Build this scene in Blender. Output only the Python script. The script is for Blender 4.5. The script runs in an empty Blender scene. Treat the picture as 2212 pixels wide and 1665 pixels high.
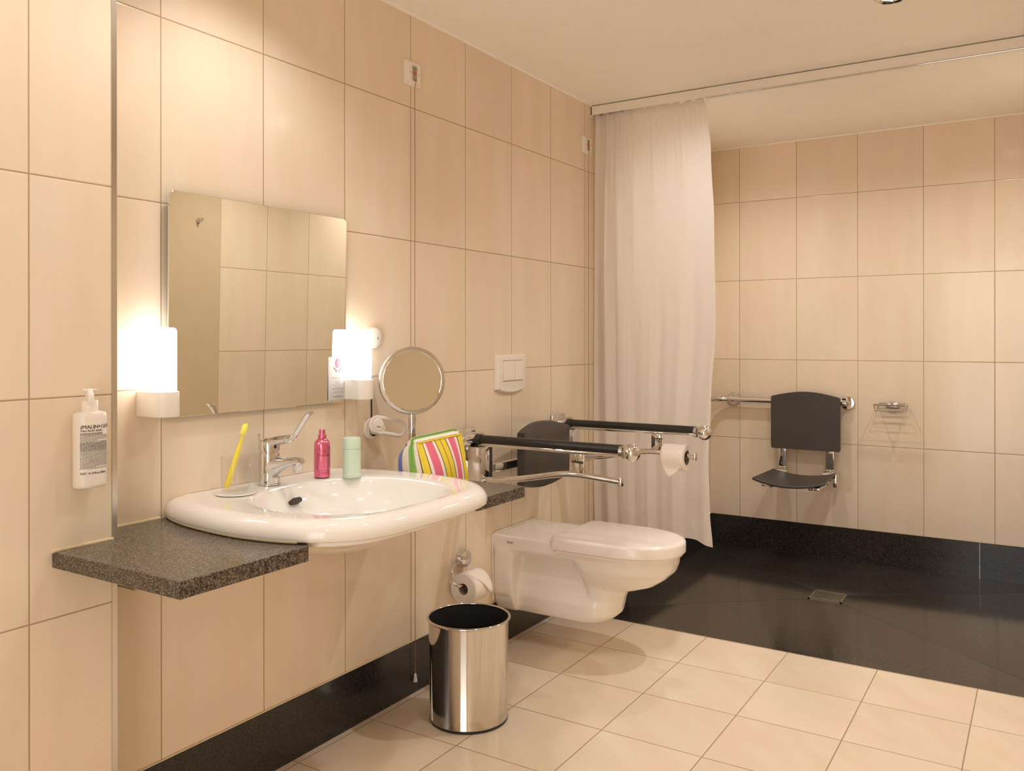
import bpy, bmesh, math, random
from mathutils import Vector, Matrix
random.seed(7)
SC = bpy.context.scene
COL = SC.collection
PI = math.pi

# ------------------------------------------------------------------ helpers
def link(name, me, mat=None, parent=None, loc=None):
    o = bpy.data.objects.new(name, me)
    COL.objects.link(o)
    if mat is not None and me is not None:
        for m in (mat if isinstance(mat, (list, tuple)) else [mat]):
            me.materials.append(m)
    if parent is not None:
        o.parent = parent
    elif loc is not None:
        o.location = loc
    return o

def root_loc(p):
    while p.parent is not None:
        p = p.parent
    return p.location.copy()

def tag(o, label=None, cat=None, group=None, kind=None):
    if label: o['label'] = label
    if cat: o['category'] = cat
    if group: o['group'] = group
    if kind: o['kind'] = kind
    return o

def thing(name, label, cat, loc, group=None):
    o = bpy.data.objects.new(name, None)
    COL.objects.link(o)
    o.location = loc
    o.empty_display_size = .05
    return tag(o, label, cat, group)

class MB:
    """collects geometry in world coordinates and links it as one mesh object"""
    def __init__(s): s.v = []; s.f = []; s.mi = []; s.uv = {}
    def add(s, vs, fs, mi=0, M=None):
        b = len(s.v)
        for p in vs:
            p = Vector(p)
            s.v.append(M @ p if M else p)
        for f in fs:
            s.f.append(tuple(b + i for i in f)); s.mi.append(mi)
        return b
    def box(s, x0, x1, y0, y1, z0, z1, bev=0, seg=2, mi=0, M=None):
        bm = bmesh.new()
        bmesh.ops.create_cube(bm, size=1)
        for v in bm.verts:
            v.co = Vector(((x0+x1)/2 + v.co.x*(x1-x0), (y0+y1)/2 + v.co.y*(y1-y0), (z0+z1)/2 + v.co.z*(z1-z0)))
        if bev:
            bmesh.ops.bevel(bm, geom=bm.edges[:], offset=bev, segments=seg, profile=.5, affect='EDGES')
        s.bm(bm, mi, M); return s
    def bm(s, bm, mi=0, M=None):
        bm.verts.index_update()
        s.add([v.co.copy() for v in bm.verts], [[v.index for v in f.verts] for f in bm.faces], mi, M)
        bm.free()
    def loft(s, rings, cap0=True, cap1=True, closed=True, mi=0, M=None):
        n = len(rings[0]); vs = [p for r in rings for p in r]; fs = []
        for i in range(len(rings)-1):
            for j in range(n if closed else n-1):
                k = (j+1) % n
                fs.append((i*n+j, i*n+k, (i+1)*n+k, (i+1)*n+j))
        if cap0: fs.append(tuple(range(n-1, -1, -1)))
        if cap1: fs.append(tuple((len(rings)-1)*n + j for j in range(n)))
        s.add(vs, fs, mi, M); return s
    def lathe(s, prof, c, n=40, axis='z', mi=0, M=None, cap0=False, cap1=False, sx=1, sy=1):
        c = Vector(c); rings = []
        for r, h in prof:
            ring = []
            for k in range(n):
                a = 2*PI*k/n
                p = (r*math.cos(a)*sx, r*math.sin(a)*sy, h)
                if axis == 'x': p = (h, r*math.cos(a), r*math.sin(a))
                if axis == 'y': p = (r*math.sin(a), h, r*math.cos(a))
                ring.append(c + Vector(p))
            rings.append(ring)
        return s.loft(rings, cap0, cap1, mi=mi, M=M)
    def tube(s, pts, r, n=14, mi=0, caps=True, M=None):
        pts = [Vector(p) for p in pts]; m = len(pts)
        rs = r if isinstance(r, (list, tuple)) else [r]*m
        T = []
        for i in range(m):
            t = pts[min(i+1, m-1)] - pts[max(i-1, 0)]
            T.append(t.normalized())
        up = Vector((0, 0, 1)) if abs(T[0].z) < .9 else Vector((1, 0, 0))
        N = (up - T[0]*up.dot(T[0])).normalized(); rings = []
        for i in range(m):
            N = (N - T[i]*N.dot(T[i])).normalized(); B = T[i].cross(N)
            rings.append([pts[i] + (N*math.cos(2*PI*k/n) + B*math.sin(2*PI*k/n))*rs[i] for k in range(n)])
        return s.loft(rings, caps, caps, mi=mi, M=M)
    def sphere(s, c, r, n=24, mi=0, M=None):
        prof = [(max(1e-5, r*math.sin(PI*i/(n//2))), -r*math.cos(PI*i/(n//2))) for i in range(n//2+1)]
        return s.lathe(prof, c, n, mi=mi, M=M)
    def build(s, name, mat, parent=None, loc=None, smooth=True, angle=38):
        off = root_loc(parent) if parent is not None else Vector(loc) if loc is not None else Vector((0, 0, 0))
        me = bpy.data.meshes.new(name)
        me.from_pydata([p - off for p in s.v], [], s.f)
        me.update()
        bm = bmesh.new(); bm.from_mesh(me)
        bmesh.ops.remove_doubles(bm, verts=bm.verts[:], dist=1e-6)
        bmesh.ops.recalc_face_normals(bm, faces=bm.faces[:])
        bm.to_mesh(me); bm.free()
        if any(s.mi) and len(me.polygons) == len(s.mi):
            me.polygons.foreach_set('material_index', s.mi)
        if smooth:
            me.polygons.foreach_set('use_smooth', [True]*len(me.polygons))
            me.set_sharp_from_angle(angle=math.radians(angle))
        return link(name, me, mat, parent, loc)

def smoothpath(pts, k=6):
    P = [Vector(p) for p in pts]; out = []
    for i in range(len(P)-1):
        a = P[max(i-1, 0)]; b = P[i]; c = P[i+1]; d = P[min(i+2, len(P)-1)]
        for j in range(k):
            t = j/k
            out.append(.5*((2*b) + (c-a)*t + (2*a-5*b+4*c-d)*t*t + (3*b-a-3*c+d)*t**3))
    out.append(P[-1]); return out

def text_geo(txt, size, spacing=1.0, bold=0.0, align='LEFT'):
    cu = bpy.data.curves.new('tmp_text', 'FONT'); cu.body = txt; cu.size = size
    cu.space_character = spacing; cu.align_x = align; cu.resolution_u = 3
    ob = bpy.data.objects.new('tmp_text', cu); COL.objects.link(ob)
    dg = bpy.context.evaluated_depsgraph_get(); dg.update()
    me = bpy.data.meshes.new_from_object(ob.evaluated_get(dg))
    vs = [v.co.copy() for v in me.vertices]; fs = [tuple(p.vertices) for p in me.polygons]
    bpy.data.objects.remove(ob); bpy.data.meshes.remove(me); bpy.data.curves.remove(cu)
    if bold:      # heavier stroke: a second copy a hair to the right
        n = len(vs); vs = vs + [v + Vector((bold*1.6, bold*.4, .00002)) for v in vs]; fs = fs + [tuple(i+n for i in f) for f in fs]
    return vs, fs

# ------------------------------------------------------------------ materials
class NT:
    def __init__(s, name):
        s.m = bpy.data.materials.new(name); s.m.use_nodes = True
        s.t = s.m.node_tree; s.t.nodes.clear()
        s.out = s.t.nodes.new('ShaderNodeOutputMaterial')
    def n(s, typ, **k):
        nd = s.t.nodes.new('ShaderNode'+typ)
        for a, v in k.items(): setattr(nd, a, v)
        return nd
    def put(s, inp, v):
        if hasattr(v, 'is_output') or isinstance(v, bpy.types.NodeSocket): s.t.links.new(v, inp)
        elif v is not None: inp.default_value = v
    def math(s, op, a, b=None, c=None):
        nd = s.n('Math', operation=op)
        for i, v in enumerate((a, b, c)):
            if v is not None: s.put(nd.inputs[i], v)
        return nd.outputs[0]
    def mix(s, f, a, b, mode='MIX'):
        nd = s.n('Mix', data_type='RGBA', blend_type=mode)
        s.put(nd.inputs[0], f); s.put(nd.inputs[6], a); s.put(nd.inputs[7], b)
        return nd.outputs[2]
    def vec(s, x, y, z):
        nd = s.n('CombineXYZ')
        for i, v in enumerate((x, y, z)): s.put(nd.inputs[i], v)
        return nd.outputs[0]
    def noise(s, vec, scale, detail=3, rough=.5):
        nd = s.n('TexNoise'); s.put(nd.inputs['Vector'], vec)
        nd.inputs['Scale'].default_value = scale; nd.inputs['Detail'].default_value = detail; nd.inputs['Roughness'].default_value = rough
        return nd.outputs['Fac']
    def remap(s, v, a, b, c=0, d=1):
        nd = s.n('MapRange'); nd.clamp = True
        s.put(nd.inputs[0], v)
        for i, x in enumerate((a, b, c, d)): nd.inputs[i+1].default_value = x
        return nd.outputs[0]
    def bsdf(s, base, rough=.5, metal=0, normal=None, coat=0, spec=None, **k):
        b = s.n('BsdfPrincipled')
        s.put(b.inputs['Base Color'], base if not isinstance(base, tuple) else (*base, 1)[:4])
        s.put(b.inputs['Roughness'], rough); s.put(b.inputs['Metallic'], metal)
        b.inputs['Coat Weight'].default_value = coat
        if spec is not None: b.inputs['Specular IOR Level'].default_value = spec
        if normal is not None: s.put(b.inputs['Normal'], normal)
        for kk, v in k.items(): s.put(b.inputs[kk.replace('_', ' ')], v)
        s.t.links.new(b.outputs[0], s.out.inputs[0])
        return b
    def bump(s, h, strength=.3, dist=.002):
        nd = s.n('Bump'); nd.inputs['Strength'].default_value = strength; nd.inputs['Distance'].default_value = dist
        s.put(nd.inputs['Height'], h); return nd.outputs[0]
    def pos(s):
        g = s.n('NewGeometry'); x = s.n('SeparateXYZ'); s.t.links.new(g.outputs['Position'], x.inputs[0])
        return g.outputs['Position'], x.outputs[0], x.outputs[1], x.outputs[2]

def C(r, g, b): return (r, g, b, 1)

def plain(name, col, rough=.5, metal=0, var=.03, vscale=8, **k):
    t = NT(name); p, x, y, z = t.pos()
    nz = t.noise(p, vscale, 2)
    f = t.remap(nz, .3, .7, 1-var, 1+var)
    hsv = t.n('HueSaturation'); hsv.inputs['Color'].default_value = C(*col); t.put(hsv.inputs['Value'], f)
    t.bsdf(hsv.outputs[0], rough, metal, **k)
    return t.m

def tile_mat(name, ua, u0, du, va, v0, dv, c0, c1, c2, rough=.13, gw=.0016, grout=(.40, .285, .18), streak=True):
    t = NT(name); p, x, y, z = t.pos(); ax = dict(x=x, y=y, z=z)
    U = t.math('DIVIDE', t.math('SUBTRACT', ax[ua], u0), du); V = t.math('DIVIDE', t.math('SUBTRACT', ax[va], v0), dv)
    def edge(w, d):
        fr = t.math('FRACT', w)
        return t.math('MULTIPLY', t.math('MINIMUM', fr, t.math('SUBTRACT', 1, fr)), d)
    e = t.math('MINIMUM', edge(U, du), edge(V, dv))
    mask = t.remap(e, gw*.75, gw*1.25)          # 0 in the joint, 1 on the tile
    hgt = t.remap(e, gw*.7, gw*2.6)
    wn = t.n('TexWhiteNoise', noise_dimensions='2D')
    t.put(wn.inputs['Vector'], t.vec(t.math('FLOOR', U), t.math('FLOOR', V), 0))
    r = wn.outputs['Value']
    k = t.math('MULTIPLY', r, 37.0)
    if streak:
        v1 = t.vec(t.math('ADD', t.math('MULTIPLY', ax[ua], 10), k), t.math('MULTIPLY', ax[va], 1.6), k)
        v2 = t.vec(t.math('ADD', t.math('MULTIPLY', ax[ua], 6), k), t.math('MULTIPLY', ax[va], 1.8), k)
    else:
        v1 = t.vec(t.math('ADD', t.math('MULTIPLY', t.math('ADD', ax[ua], ax[va]), 7), k), t.math('MULTIPLY', t.math('SUBTRACT', ax[va], ax[ua]), 2.2), k)
        v2 = t.vec(t.math('ADD', t.math('MULTIPLY', ax[ua], 4), k), t.math('MULTIPLY', ax[va], 4), k)
    n1 = t.remap(t.noise(v1, 1.0, 4, .55), .38, .68); n2 = t.remap(t.noise(v2, 1.0, 2, .5), .4, .66)
    c = t.mix(t.math('MULTIPLY', n2, .8), C(*c0), C(*c1)); c = t.mix(t.math('MULTIPLY', n1, .5), c, C(*c2))
    hsv = t.n('HueSaturation'); t.put(hsv.inputs['Color'], c); t.put(hsv.inputs['Value'], t.remap(r, 0, 1, .975, 1.025))
    col = t.mix(mask, C(*grout), hsv.outputs[0])
    rg = t.remap(mask, 0, 1, .7, rough)
    t.bsdf(col, rg, normal=t.bump(hgt, .35, .0012))
    return t.m

def granite(name, base, fleck, amt, rough, scale=420):
    t = NT(name); p, x, y, z = t.pos()
    a = t.remap(t.noise(p, scale, 2, .6), .46, .66); b = t.remap(t.noise(p, scale*.28, 3, .6), .42, .68)
    c = t.mix(t.math('MULTIPLY', a, amt), C(*base), C(*fleck)); c = t.mix(t.math('MULTIPLY', b, amt*.35), c, C(*fleck))
    t.bsdf(c, rough, normal=t.bump(a, .04, .0004))
    return t.m

WARM0, WARM1, WARM2 = (.77, .665, .51), (.81, .665, .53), (.84, .75, .63)
TW, TH, S0, CE = .3326, .4695, .1857, 2.3934
m_tile_left = tile_mat('wall_tile_left', 'y', 0, TW, 'z', S0, TH, WARM0, WARM1, WARM2)
m_tile_front = tile_mat('wall_tile_front', 'y', -.3854, TW, 'z', S0, TH, WARM0, WARM1, WARM2)
m_tile_back = tile_mat('wall_tile_back', 'x', .3375, TW, 'z', S0, TH, WARM0, WARM1, WARM2)
m_tile_shower = tile_mat('wall_tile_shower', 'y', 3.69, TW, 'z', S0, TH, WARM0, WARM1, WARM2)
m_tile_right = tile_mat('wall_tile_right', 'y', 1.787, TW, 'z', S0, TH, WARM0, WARM1, WARM2)
m_floor = tile_mat('floor_tile', 'x', .3577, .332, 'y', 2.1037-.3361, .332, (.775, .66, .505), (.81, .665, .53), (.86, .77, .65), .13, .0017, (.33, .24, .16), False)
m_gran_dark = granite('dark_granite', (.007, .006, .006), (.085, .075, .066), .65, .15, 320)
m_gran_floor = granite('shower_granite', (.009, .008, .008), (.10, .088, .076), .75, .095, 300)
m_gran_shelf = granite('grey_granite', (.020, .016, .013), (.25, .205, .16), 1.0, .22, 270)
m_ceil = plain('ceiling_paint', (.94, .92, .89), .8, var=.01)
m_paint = plain('beige_paint', (.62, .51, .36), .35, var=.02)
m_ceramic = plain('white_ceramic', (.87, .86, .84), .07, var=.008, coat=.3)
m_toilet = plain('warm_white_ceramic', (.85, .82, .77), .08, var=.008, coat=.3)
m_lid = plain('white_duroplast', (.86, .81, .77), .16, var=.008)
m_chrome = plain('polished_chrome', (.70, .69, .68), .05, 1, var=.01)
m_chrome_soft = plain('satin_chrome', (.72, .70, .67), .22, 1, var=.02)
m_steel = plain('polished_steel', (.68, .655, .62), .06, 1, var=.02)
m_mirror = plain('mirror_glass', (.83, .82, .74), .004, 1, var=.0)
m_black = plain('black_plastic', (.018, .017, .017), .32, var=.05)
m_brown = plain('charcoal_foam', (.050, .042, .038), .42, var=.06)
m_binside = plain('bin_interior_black', (.012, .011, .011), .75, var=.05)
m_wplastic = plain('white_plastic', (.84, .80, .74), .3, var=.01)
m_sealant = plain('cream_sealant', (.72, .62, .42), .45, var=.06, vscale=60)
m_paper = plain('tissue_paper', (.86, .80, .74), .95, var=.02, vscale=60)
m_cardtube = plain('cardboard_core', (.35, .28, .2), .9, var=.05)
m_print = plain('dark_print', (.035, .03, .028), .6, var=0)
m_printgrey = plain('grey_print', (.24, .22, .215), .7, var=0)
m_red = plain('red_plastic', (.55, .09, .05), .4, var=.02)
m_cord = plain('red_cord', (.36, .13, .07), .7, var=.1, vscale=200)
m_pink = plain('pink_metallic', (.86, .22, .36), .14, .85, var=.03)
m_pinkd = plain('pink_print', (.32, .05, .13), .5, var=0)
m_mint = plain('mint_plastic', (.60, .76, .62), .38, var=.01)
m_yellow = plain('yellow_plastic', (.90, .78, .07), .28, var=.03, Subsurface_Weight=.15, Subsurface_Scale=.01)
m_bristle = plain('yellow_bristles', (.92, .86, .16), .7, var=.1, vscale=900)
m_card = plain('white_card', (.50, .49, .47), .6, var=.01)
m_cardpink = plain('pink_print_card', (.55, .08, .22), .6, var=.02)
m_greyplate = plain('grey_metal_plate', (.42, .38, .34), .35, .6, var=.03)
m_greenprint = plain('green_print', (.13, .30, .12), .5, var=0)
m_piping = plain('yellow_piping', (.78, .62, .06), .8, var=.1, vscale=150)
m_joint = plain('dark_joint', (.045, .04, .035), .6, var=.05)
m_hole = plain('shadowed_hole', (.05, .042, .03), .6, var=.05)

def glass_mat():
    t = NT('clear_glass'); p, x, y, z = t.pos()
    tr = t.n('BsdfTransparent'); tr.inputs['Color'].default_value = C(.985, .98, .975)
    gl = t.n('BsdfGlossy'); t.put(gl.inputs['Roughness'], t.remap(t.noise(p, 30), 0, 1, .0, .03))
    fr = t.n('Fresnel'); fr.inputs['IOR'].default_value = 1.42
    ge = t.n('NewGeometry')
    mx = t.n('MixShader'); t.put(mx.inputs[0], t.math('MULTIPLY', fr.outputs[0], t.math('SUBTRACT', 1, ge.outputs['Backfacing'])))
    t.t.links.new(tr.outputs[0], mx.inputs[1]); t.t.links.new(gl.outputs[0], mx.inputs[2]); t.t.links.new(mx.outputs[0], t.out.inputs[0])
    return t.m
m_glass = glass_mat()

def lamp_mat(name, col, strength):
    t = NT(name); p, x, y, z = t.pos()
    b = t.bsdf((.9, .9, .88), .3)
    t.put(b.inputs['Emission Color'], C(*col)); t.put(b.inputs['Emission Strength'], strength)
    return t.m
m_lamp = lamp_mat('lit_opal_glass', (1.0, .975, .95), 7.0)
m_lens = lamp_mat('lit_downlight_lens', (1.0, .86, .68), 12.0)

def curtain_mat():
    t = NT('white_curtain_fabric'); p, x, y, z = t.pos()
    v = t.vec(t.math('MULTIPLY', x, 900), t.math('MULTIPLY', y, 900), t.math('MULTIPLY', z, 900))
    w = t.noise(v, 1.0, 1); c = t.mix(w, C(.88, .85, .82), C(.93, .90, .87))
    d = t.n('BsdfDiffuse'); t.put(d.inputs['Color'], c)
    tr = t.n('BsdfTranslucent'); t.put(tr.inputs['Color'], c)
    gl = t.n('BsdfGlossy'); gl.inputs['Roughness'].default_value = .45; gl.inputs['Color'].default_value = C(.9, .88, .85)
    m1 = t.n('MixShader'); m1.inputs[0].default_value = .38
    t.t.links.new(d.outputs[0], m1.inputs[1]); t.t.links.new(tr.outputs[0], m1.inputs[2])
    m2 = t.n('MixShader'); m2.inputs[0].default_value = .04
    t.t.links.new(m1.outputs[0], m2.inputs[1]); t.t.links.new(gl.outputs[0], m2.inputs[2])
    t.t.links.new(m2.outputs[0], t.out.inputs[0]); return t.m
m_curtain = curtain_mat()

def stripes(name, stops, bend=0.0):
    t = NT(name); uv = t.n('UVMap'); uv.uv_map = 'UVMap'
    s = t.n('SeparateXYZ'); t.t.links.new(uv.outputs[0], s.inputs[0])
    u = s.outputs[0]; v = s.outputs[1]
    if bend:
        u = t.math('ADD', u, t.math('MULTIPLY', t.math('MULTIPLY', t.math('SUBTRACT', v, .5), bend), t.math('MULTIPLY', 4, t.math('MULTIPLY', u, t.math('SUBTRACT', 1, u)))))
    r = t.n('ValToRGB'); r.color_ramp.interpolation = 'CONSTANT'
    el = r.color_ramp.elements
    while len(el) < len(stops): el.new(.5)
    for e, (pp, c) in zip(el, stops): e.position = pp
    for e, (pp, c) in zip(el, stops): e.color = C(*c)
    t.put(r.inputs[0], u)
    p, x, y, z = t.pos(); nz = t.noise(p, 700, 2)
    t.bsdf(r.outputs[0], .85, normal=t.bump(nz, .25, .0006)); return t.m
YE, BK, WH, PK, BL_, GR = (.80, .62, .05), (.05, .035, .03), (.85, .76, .70), (.76, .16, .26), (.17, .22, .50), (.24, .50, .10)
m_bagfront = stripes('striped_canvas_front', [(0, YE), (.125, BK), (.14, WH), (.2, PK), (.375, WH), (.435, BK), (.45, YE), (.555, BK), (.57, YE), (.675, BK), (.69, WH), (.74, PK), (.865, WH), (.915, BK), (.93, YE)], .12)
m_bagside = stripes('striped_canvas_side', [(0, BL_), (.2, WH), (.29, (.85, .82, .5)), (.33, WH), (.5, GR), (.62, YE), (.635, GR), (.76, WH), (.93, BK), (.97, YE)])

# ------------------------------------------------------------------ room shell
def struct(name, mat, *boxes):
    b = MB()
    for q in boxes: b.box(*q)
    o = b.build(name, mat, smooth=False); o['kind'] = 'structure'; return o
YB, XR, YF = 3.69, 2.04, -2.0
struct('wall_left', m_tile_left, (-.12, 0, -.2005, 2.5, S0, CE))
struct('wall_left_front', m_tile_front, (-.12, .1034, YF, -.2005, S0, CE))
struct('wall_left_shower', m_tile_shower, (-.12, .1528, 2.5, YB, S0, CE))
struct('wall_back', m_tile_back, (-.12, XR+.12, YB, YB+.12, S0, CE))
struct('wall_right', m_tile_right, (XR, XR+.12, 1.787, YB, -.05, CE))
struct('wall_right_front', m_paint, (XR, XR+.12, YF, 1.787, -.05, CE))
struct('wall_front', m_paint, (-.12, .95, YF-.12, YF, -.05, CE), (1.93, XR+.12, YF-.12, YF, -.05, CE), (.95, 1.93, YF-.12, YF, 2.12, CE))  # doorway opening is added, unseen, to let fill light into the room
struct('baseboard_left', m_gran_dark, (-.12, .003, -.2005, 2.5, -.05, S0-.0015))
struct('baseboard_left_front', m_gran_dark, (-.12, .1064, YF, -.2005, -.05, S0-.0015))
struct('baseboard_left_shower', m_gran_dark, (-.12, .1558, 2.497, YB, -.05, S0-.0015))
struct('baseboard_back', m_gran_dark, (.1558, .847, YB-.003, YB+.12, -.05, S0-.0015), (.849, 1.597, YB-.003, YB+.12, -.05, S0-.0015), (1.599, XR, YB-.003, YB+.12, -.05, S0-.0015))
struct('ceiling', m_ceil, (-.12, XR+.12, YF-.12, YB+.12, CE, CE+.1))
struct('floor', m_floor, (-.12, XR+.12, YF-.12, 2.1037, -.1, 0))
# shower floor: four granite falls running down to the drain
b = MB()
X0, X1, Y0, Y1 = 0, XR, 2.1037, YB
dx0, dx1, dy0, dy1 = .911, 1.065, 2.917, 3.072
zz = -.014
b.add([(X0, Y0, 0), (X1, Y0, 0), (X1, Y1, 0), (X0, Y1, 0), (dx0, dy0, zz), (dx1, dy0, zz), (dx1, dy1, zz), (dx0, dy1, zz)],
      [(0, 1, 5, 4), (1, 2, 6, 5), (2, 3, 7, 6), (3, 0, 4, 7), (4, 5, 6, 7)])
o = b.build('floor_shower', m_gran_floor, smooth=False); o['kind'] = 'structure'
# fine joints along the folds of the shower floor
for ti, ((xa, ya_), (xb, yb_)) in enumerate((((dx0, dy0), (X0, Y0)), ((dx1, dy0), (X1, Y0)), ((dx1, dy1), (X1, Y1)), ((dx0, dy1), (.1558, Y1-.06)))):
    A = Vector((xa, ya_, zz+.0004)); B_ = Vector((xb, yb_, .0004)); dd = (B_-A).normalized(); sd2 = Vector((-dd.y, dd.x, 0))*.0009
    b = MB(); b.add([A-sd2, A+sd2, B_+sd2, B_-sd2, A-sd2-Vector((0, 0, .002)), A+sd2-Vector((0, 0, .002)), B_+sd2-Vector((0, 0, .002)), B_-sd2-Vector((0, 0, .002))],
                    [(0, 1, 2, 3), (7, 6, 5, 4), (0, 4, 5, 1), (1, 5, 6, 2), (2, 6, 7, 3), (3, 7, 4, 0)])
    o = b.build('trim_%d' % (4+ti), m_joint, smooth=False); o['kind'] = 'structure'
# metal corner profile and caulk lines
struct('trim_1', m_chrome_soft, (.0934, .1050, -.2005, -.188, .8, CE), (.0934, .1050, -.2005, -.188, S0, .757))
struct('trim_2', m_sealant, (0, .004, -.2, 2.497, S0-.002, S0+.001))
struct('trim_3', m_ceil, (.1528, XR, YB-.006, YB, CE-.006, CE), (0, .006, -.2, 2.4, CE-.006, CE))

# ------------------------------------------------------------------ ceiling downlight
DL = (1.456, 1.735, CE)
t = thing('downlight', 'round recessed ceiling downlight above the floor edge, cut by the top of the photo', 'ceiling light', DL)
MB().lathe([(.052, -.0), (.052, -.006), (.046, -.010), (.036, -.006), (.034, -.001)], DL, 40).build('trim_ring', m_chrome, t)
MB().lathe([(.0001, -.002), (.034, -.002)], DL, 32).build('lens', m_lens, t)

# ------------------------------------------------------------------ washbasin
YC = .325
left_half = [(0, .315), (.05, .338), (.12, .358), (.20, .371), (.30, .378), (.38, .374), (.46, .358), (.535, .325), (.59, .275), (.622, .215), (.635, .14), (.638, .06)]
ctrl = [Vector((x, YC - w)) for x, w in left_half] + [Vector((x, YC + w)) for x, w in reversed(left_half)]
dense = smoothpath([(p.x, p.y, 0) for p in ctrl], 6)
OUT = [Vector((p.x, p.y)) for p in dense]
cx, cy = .33, YC
def ang(p): return math.atan2(p.y-cy, p.x-cx)
def outline(dist, xmin=.001):
    """outline inset by dist towards the middle, clamped at the wall"""
    res = []
    n = len(OUT)
    for i in range(n):
        if i == 0: tg = OUT[1]-OUT[0]
        elif i == n-1: tg = OUT[-1]-OUT[-2]
        else: tg = OUT[i+1]-OUT[i-1]
        nr = Vector((-tg.y, tg.x)).normalized()
        if nr.dot(Vector((cx, cy))-OUT[i]) < 0: nr = -nr
        q = OUT[i]+nr*dist
        res.append(Vector((max(q.x, xmin), q.y)))
    # straight back along the wall
    a, c = res[-1], res[0]
    for k in range(1, 18):
        q = a.lerp(c, k/18); res.append(Vector((xmin, q.y)))
    return res
NB = len(outline(0))
ref = outline(.05)
def bowl(s, dz=0, cx2=.345, ax=.235, ay=.255):
    """bowl edge: rounded at the back and sides, flatter towards the front"""
    res = []
    for p in ref:
        a = math.atan2(p.y-cy, p.x-cx2)
        ca, sa = math.cos(a), math.sin(a)
        ex = 2.45 if ca > 0 else 2.15
        r = 1/((abs(ca)/ax)**ex + (abs(sa)/ay)**ex)**(1/ex)
        res.append(Vector((cx2+s*r*ca, cy+s*r*sa)))
    return res
def ring(pts, z): return [(p.x, p.y, z) for p in pts]
def scaled(pts, s, c=(.30, YC)): return [Vector((c[0]+(p.x-c[0])*s, c[1]+(p.y-c[1])*s)) for p in pts]
rings = [ring(scaled(outline(.03, .02), .30), .708), ring(scaled(outline(.03, .02), .42), .716), ring(scaled(outline(.03, .02), .55), .737), ring(scaled(outline(.03, .015), .68), .754), ring(scaled(outline(.03, .01), .82), .768), ring(scaled(outline(.034, .008), .92), .777),
         ring(outline(.040, .004), .784), ring(outline(.0385), .7973), ring(outline(.030), .7985), ring(outline(.008), .7995), ring(outline(.0015), .804), ring(outline(0), .812), ring(outline(.002), .824),
         ring(outline(.010), .836), ring(outline(.022), .8435), ring(outline(.036), .8465), ring(outline(.05), .8462),
         ring([a.lerp(c, .5) for a, c in zip(outline(.055), bowl(1.06))], .8445), ring(bowl(1.04), .8435), ring(bowl(1.0), .840), ring(bowl(.975), .832),
         ring(bowl(.93), .808), ring(bowl(.86), .784), ring(bowl(.74), .761), ring(bowl(.55), .746), ring(bowl(.3), .738), ring(bowl(.09), .735)]
basin = thing('washbasin', 'wide white ceramic washbasin set between two granite shelf ends', 'washbasin', (.3, YC, .70))
b = MB().loft(rings, True, True); b.build('bowl', m_ceramic, basin, angle=60)
# overflow slot in the back wall of the bowl
M = Matrix.Translation((.146, .318, .805)) @ Matrix.Rotation(math.radians(-33), 4, 'Y')
b = MB(); pr_ = []
def stadium(L, H, n=10):
    out = []
    for k in range(n+1): a = -PI/2+PI*k/n; out.append((L/2-H/2+H/2*math.cos(a), H/2*math.sin(a)))
    for k in range(n+1): a = PI/2+PI*k/n; out.append((-L/2+H/2+H/2*math.cos(a), H/2*math.sin(a)))
    return out
st = stadium(.036, .014)
b.loft([[(-.012, y, z) for y, z in st], [(.0045, y, z) for y, z in st]], True, True, M=M)
b.build('overflow_slot', m_hole, basin)
b = MB().lathe([(.0001, .0035), (.016, .0035), (.022, .002), (.023, 0)], (.345, YC, .7355), 28); b.build('drain_cap', m_chrome, basin)
b = MB()
sp = [(p.x, p.y) for p in outline(.006)]
path = [(x, y, .8028) for x, y in sp if y < -.01+.0 or (x < .30 and y < .2)]
path = [q for q in path if q[0] > .004 and q[0] < .525 and q[1] < .1]
b.tube(path, .005, 8)
b.build('sealant_joint', m_sealant, basin); b = MB()
path = [(x, y, .8028) for x, y in sp if y > YC+.2 and .004 < x < .53]
b.tube(path, .005, 8)
b.build('sealant_joint', m_sealant, basin)

# ------------------------------------------------------------------ granite shelves either side of the basin
def shelf(name, label, pts, z0, z1, base):
    o = thing(name, label, 'shelf', base)
    bm = bmesh.new(); vs = [bm.verts.new((x, y, z0)) for x, y in pts]; f = bm.faces.new(vs)
    r = bmesh.ops.extrude_face_region(bm, geom=[f]); 
    for v in r['geom']:
        if isinstance(v, bmesh.types.BMVert): v.co.z = z1
    bmesh.ops.recalc_face_normals(bm, faces=bm.faces[:])
    ed = [e for e in bm.edges if abs(e.verts[0].co.z-e.verts[1].co.z) < 1e-6]
    bmesh.ops.bevel(bm, geom=ed, offset=.0015, segments=1, affect='EDGES')
    b = MB(); b.bm(bm); b.build('slab', m_gran_shelf, o, smooth=False)
    return o
inn = outline(.034)
lh = [(p.x, p.y) for p in inn if p.y < YC and .02 < p.x < .52]
sl = shelf('granite_shelf', 'grey granite shelf left of the washbasin, below the soap bottle', [(.1036, -.337), (.528, -.337), (.528, -.010)] + [q for q in reversed(lh) if q[0] < .5] + [(.001, .02), (.001, -.1995), (.1036, -.1995)], .763, .797, (.3, -.2, .763))
rh = [(p.x, p.y) for p in inn if p.y > YC and .02 < p.x < .52]
sr = shelf('granite_shelf', 'grey granite shelf end right of the washbasin, under the striped bag', [(.001, .883), (.001, .63)] + [q for q in reversed(rh) if q[0] < .5] + [(.538, .632), (.538, .883)], .763, .797, (.3, .75, .763))
b = MB().tube([(.106, -.338, .798), (.106, -.2, .798), (.002, -.199, .798), (.002, -.004, .798)], .004, 6); b.build('sealant_joint', m_sealant, sl)
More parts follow.
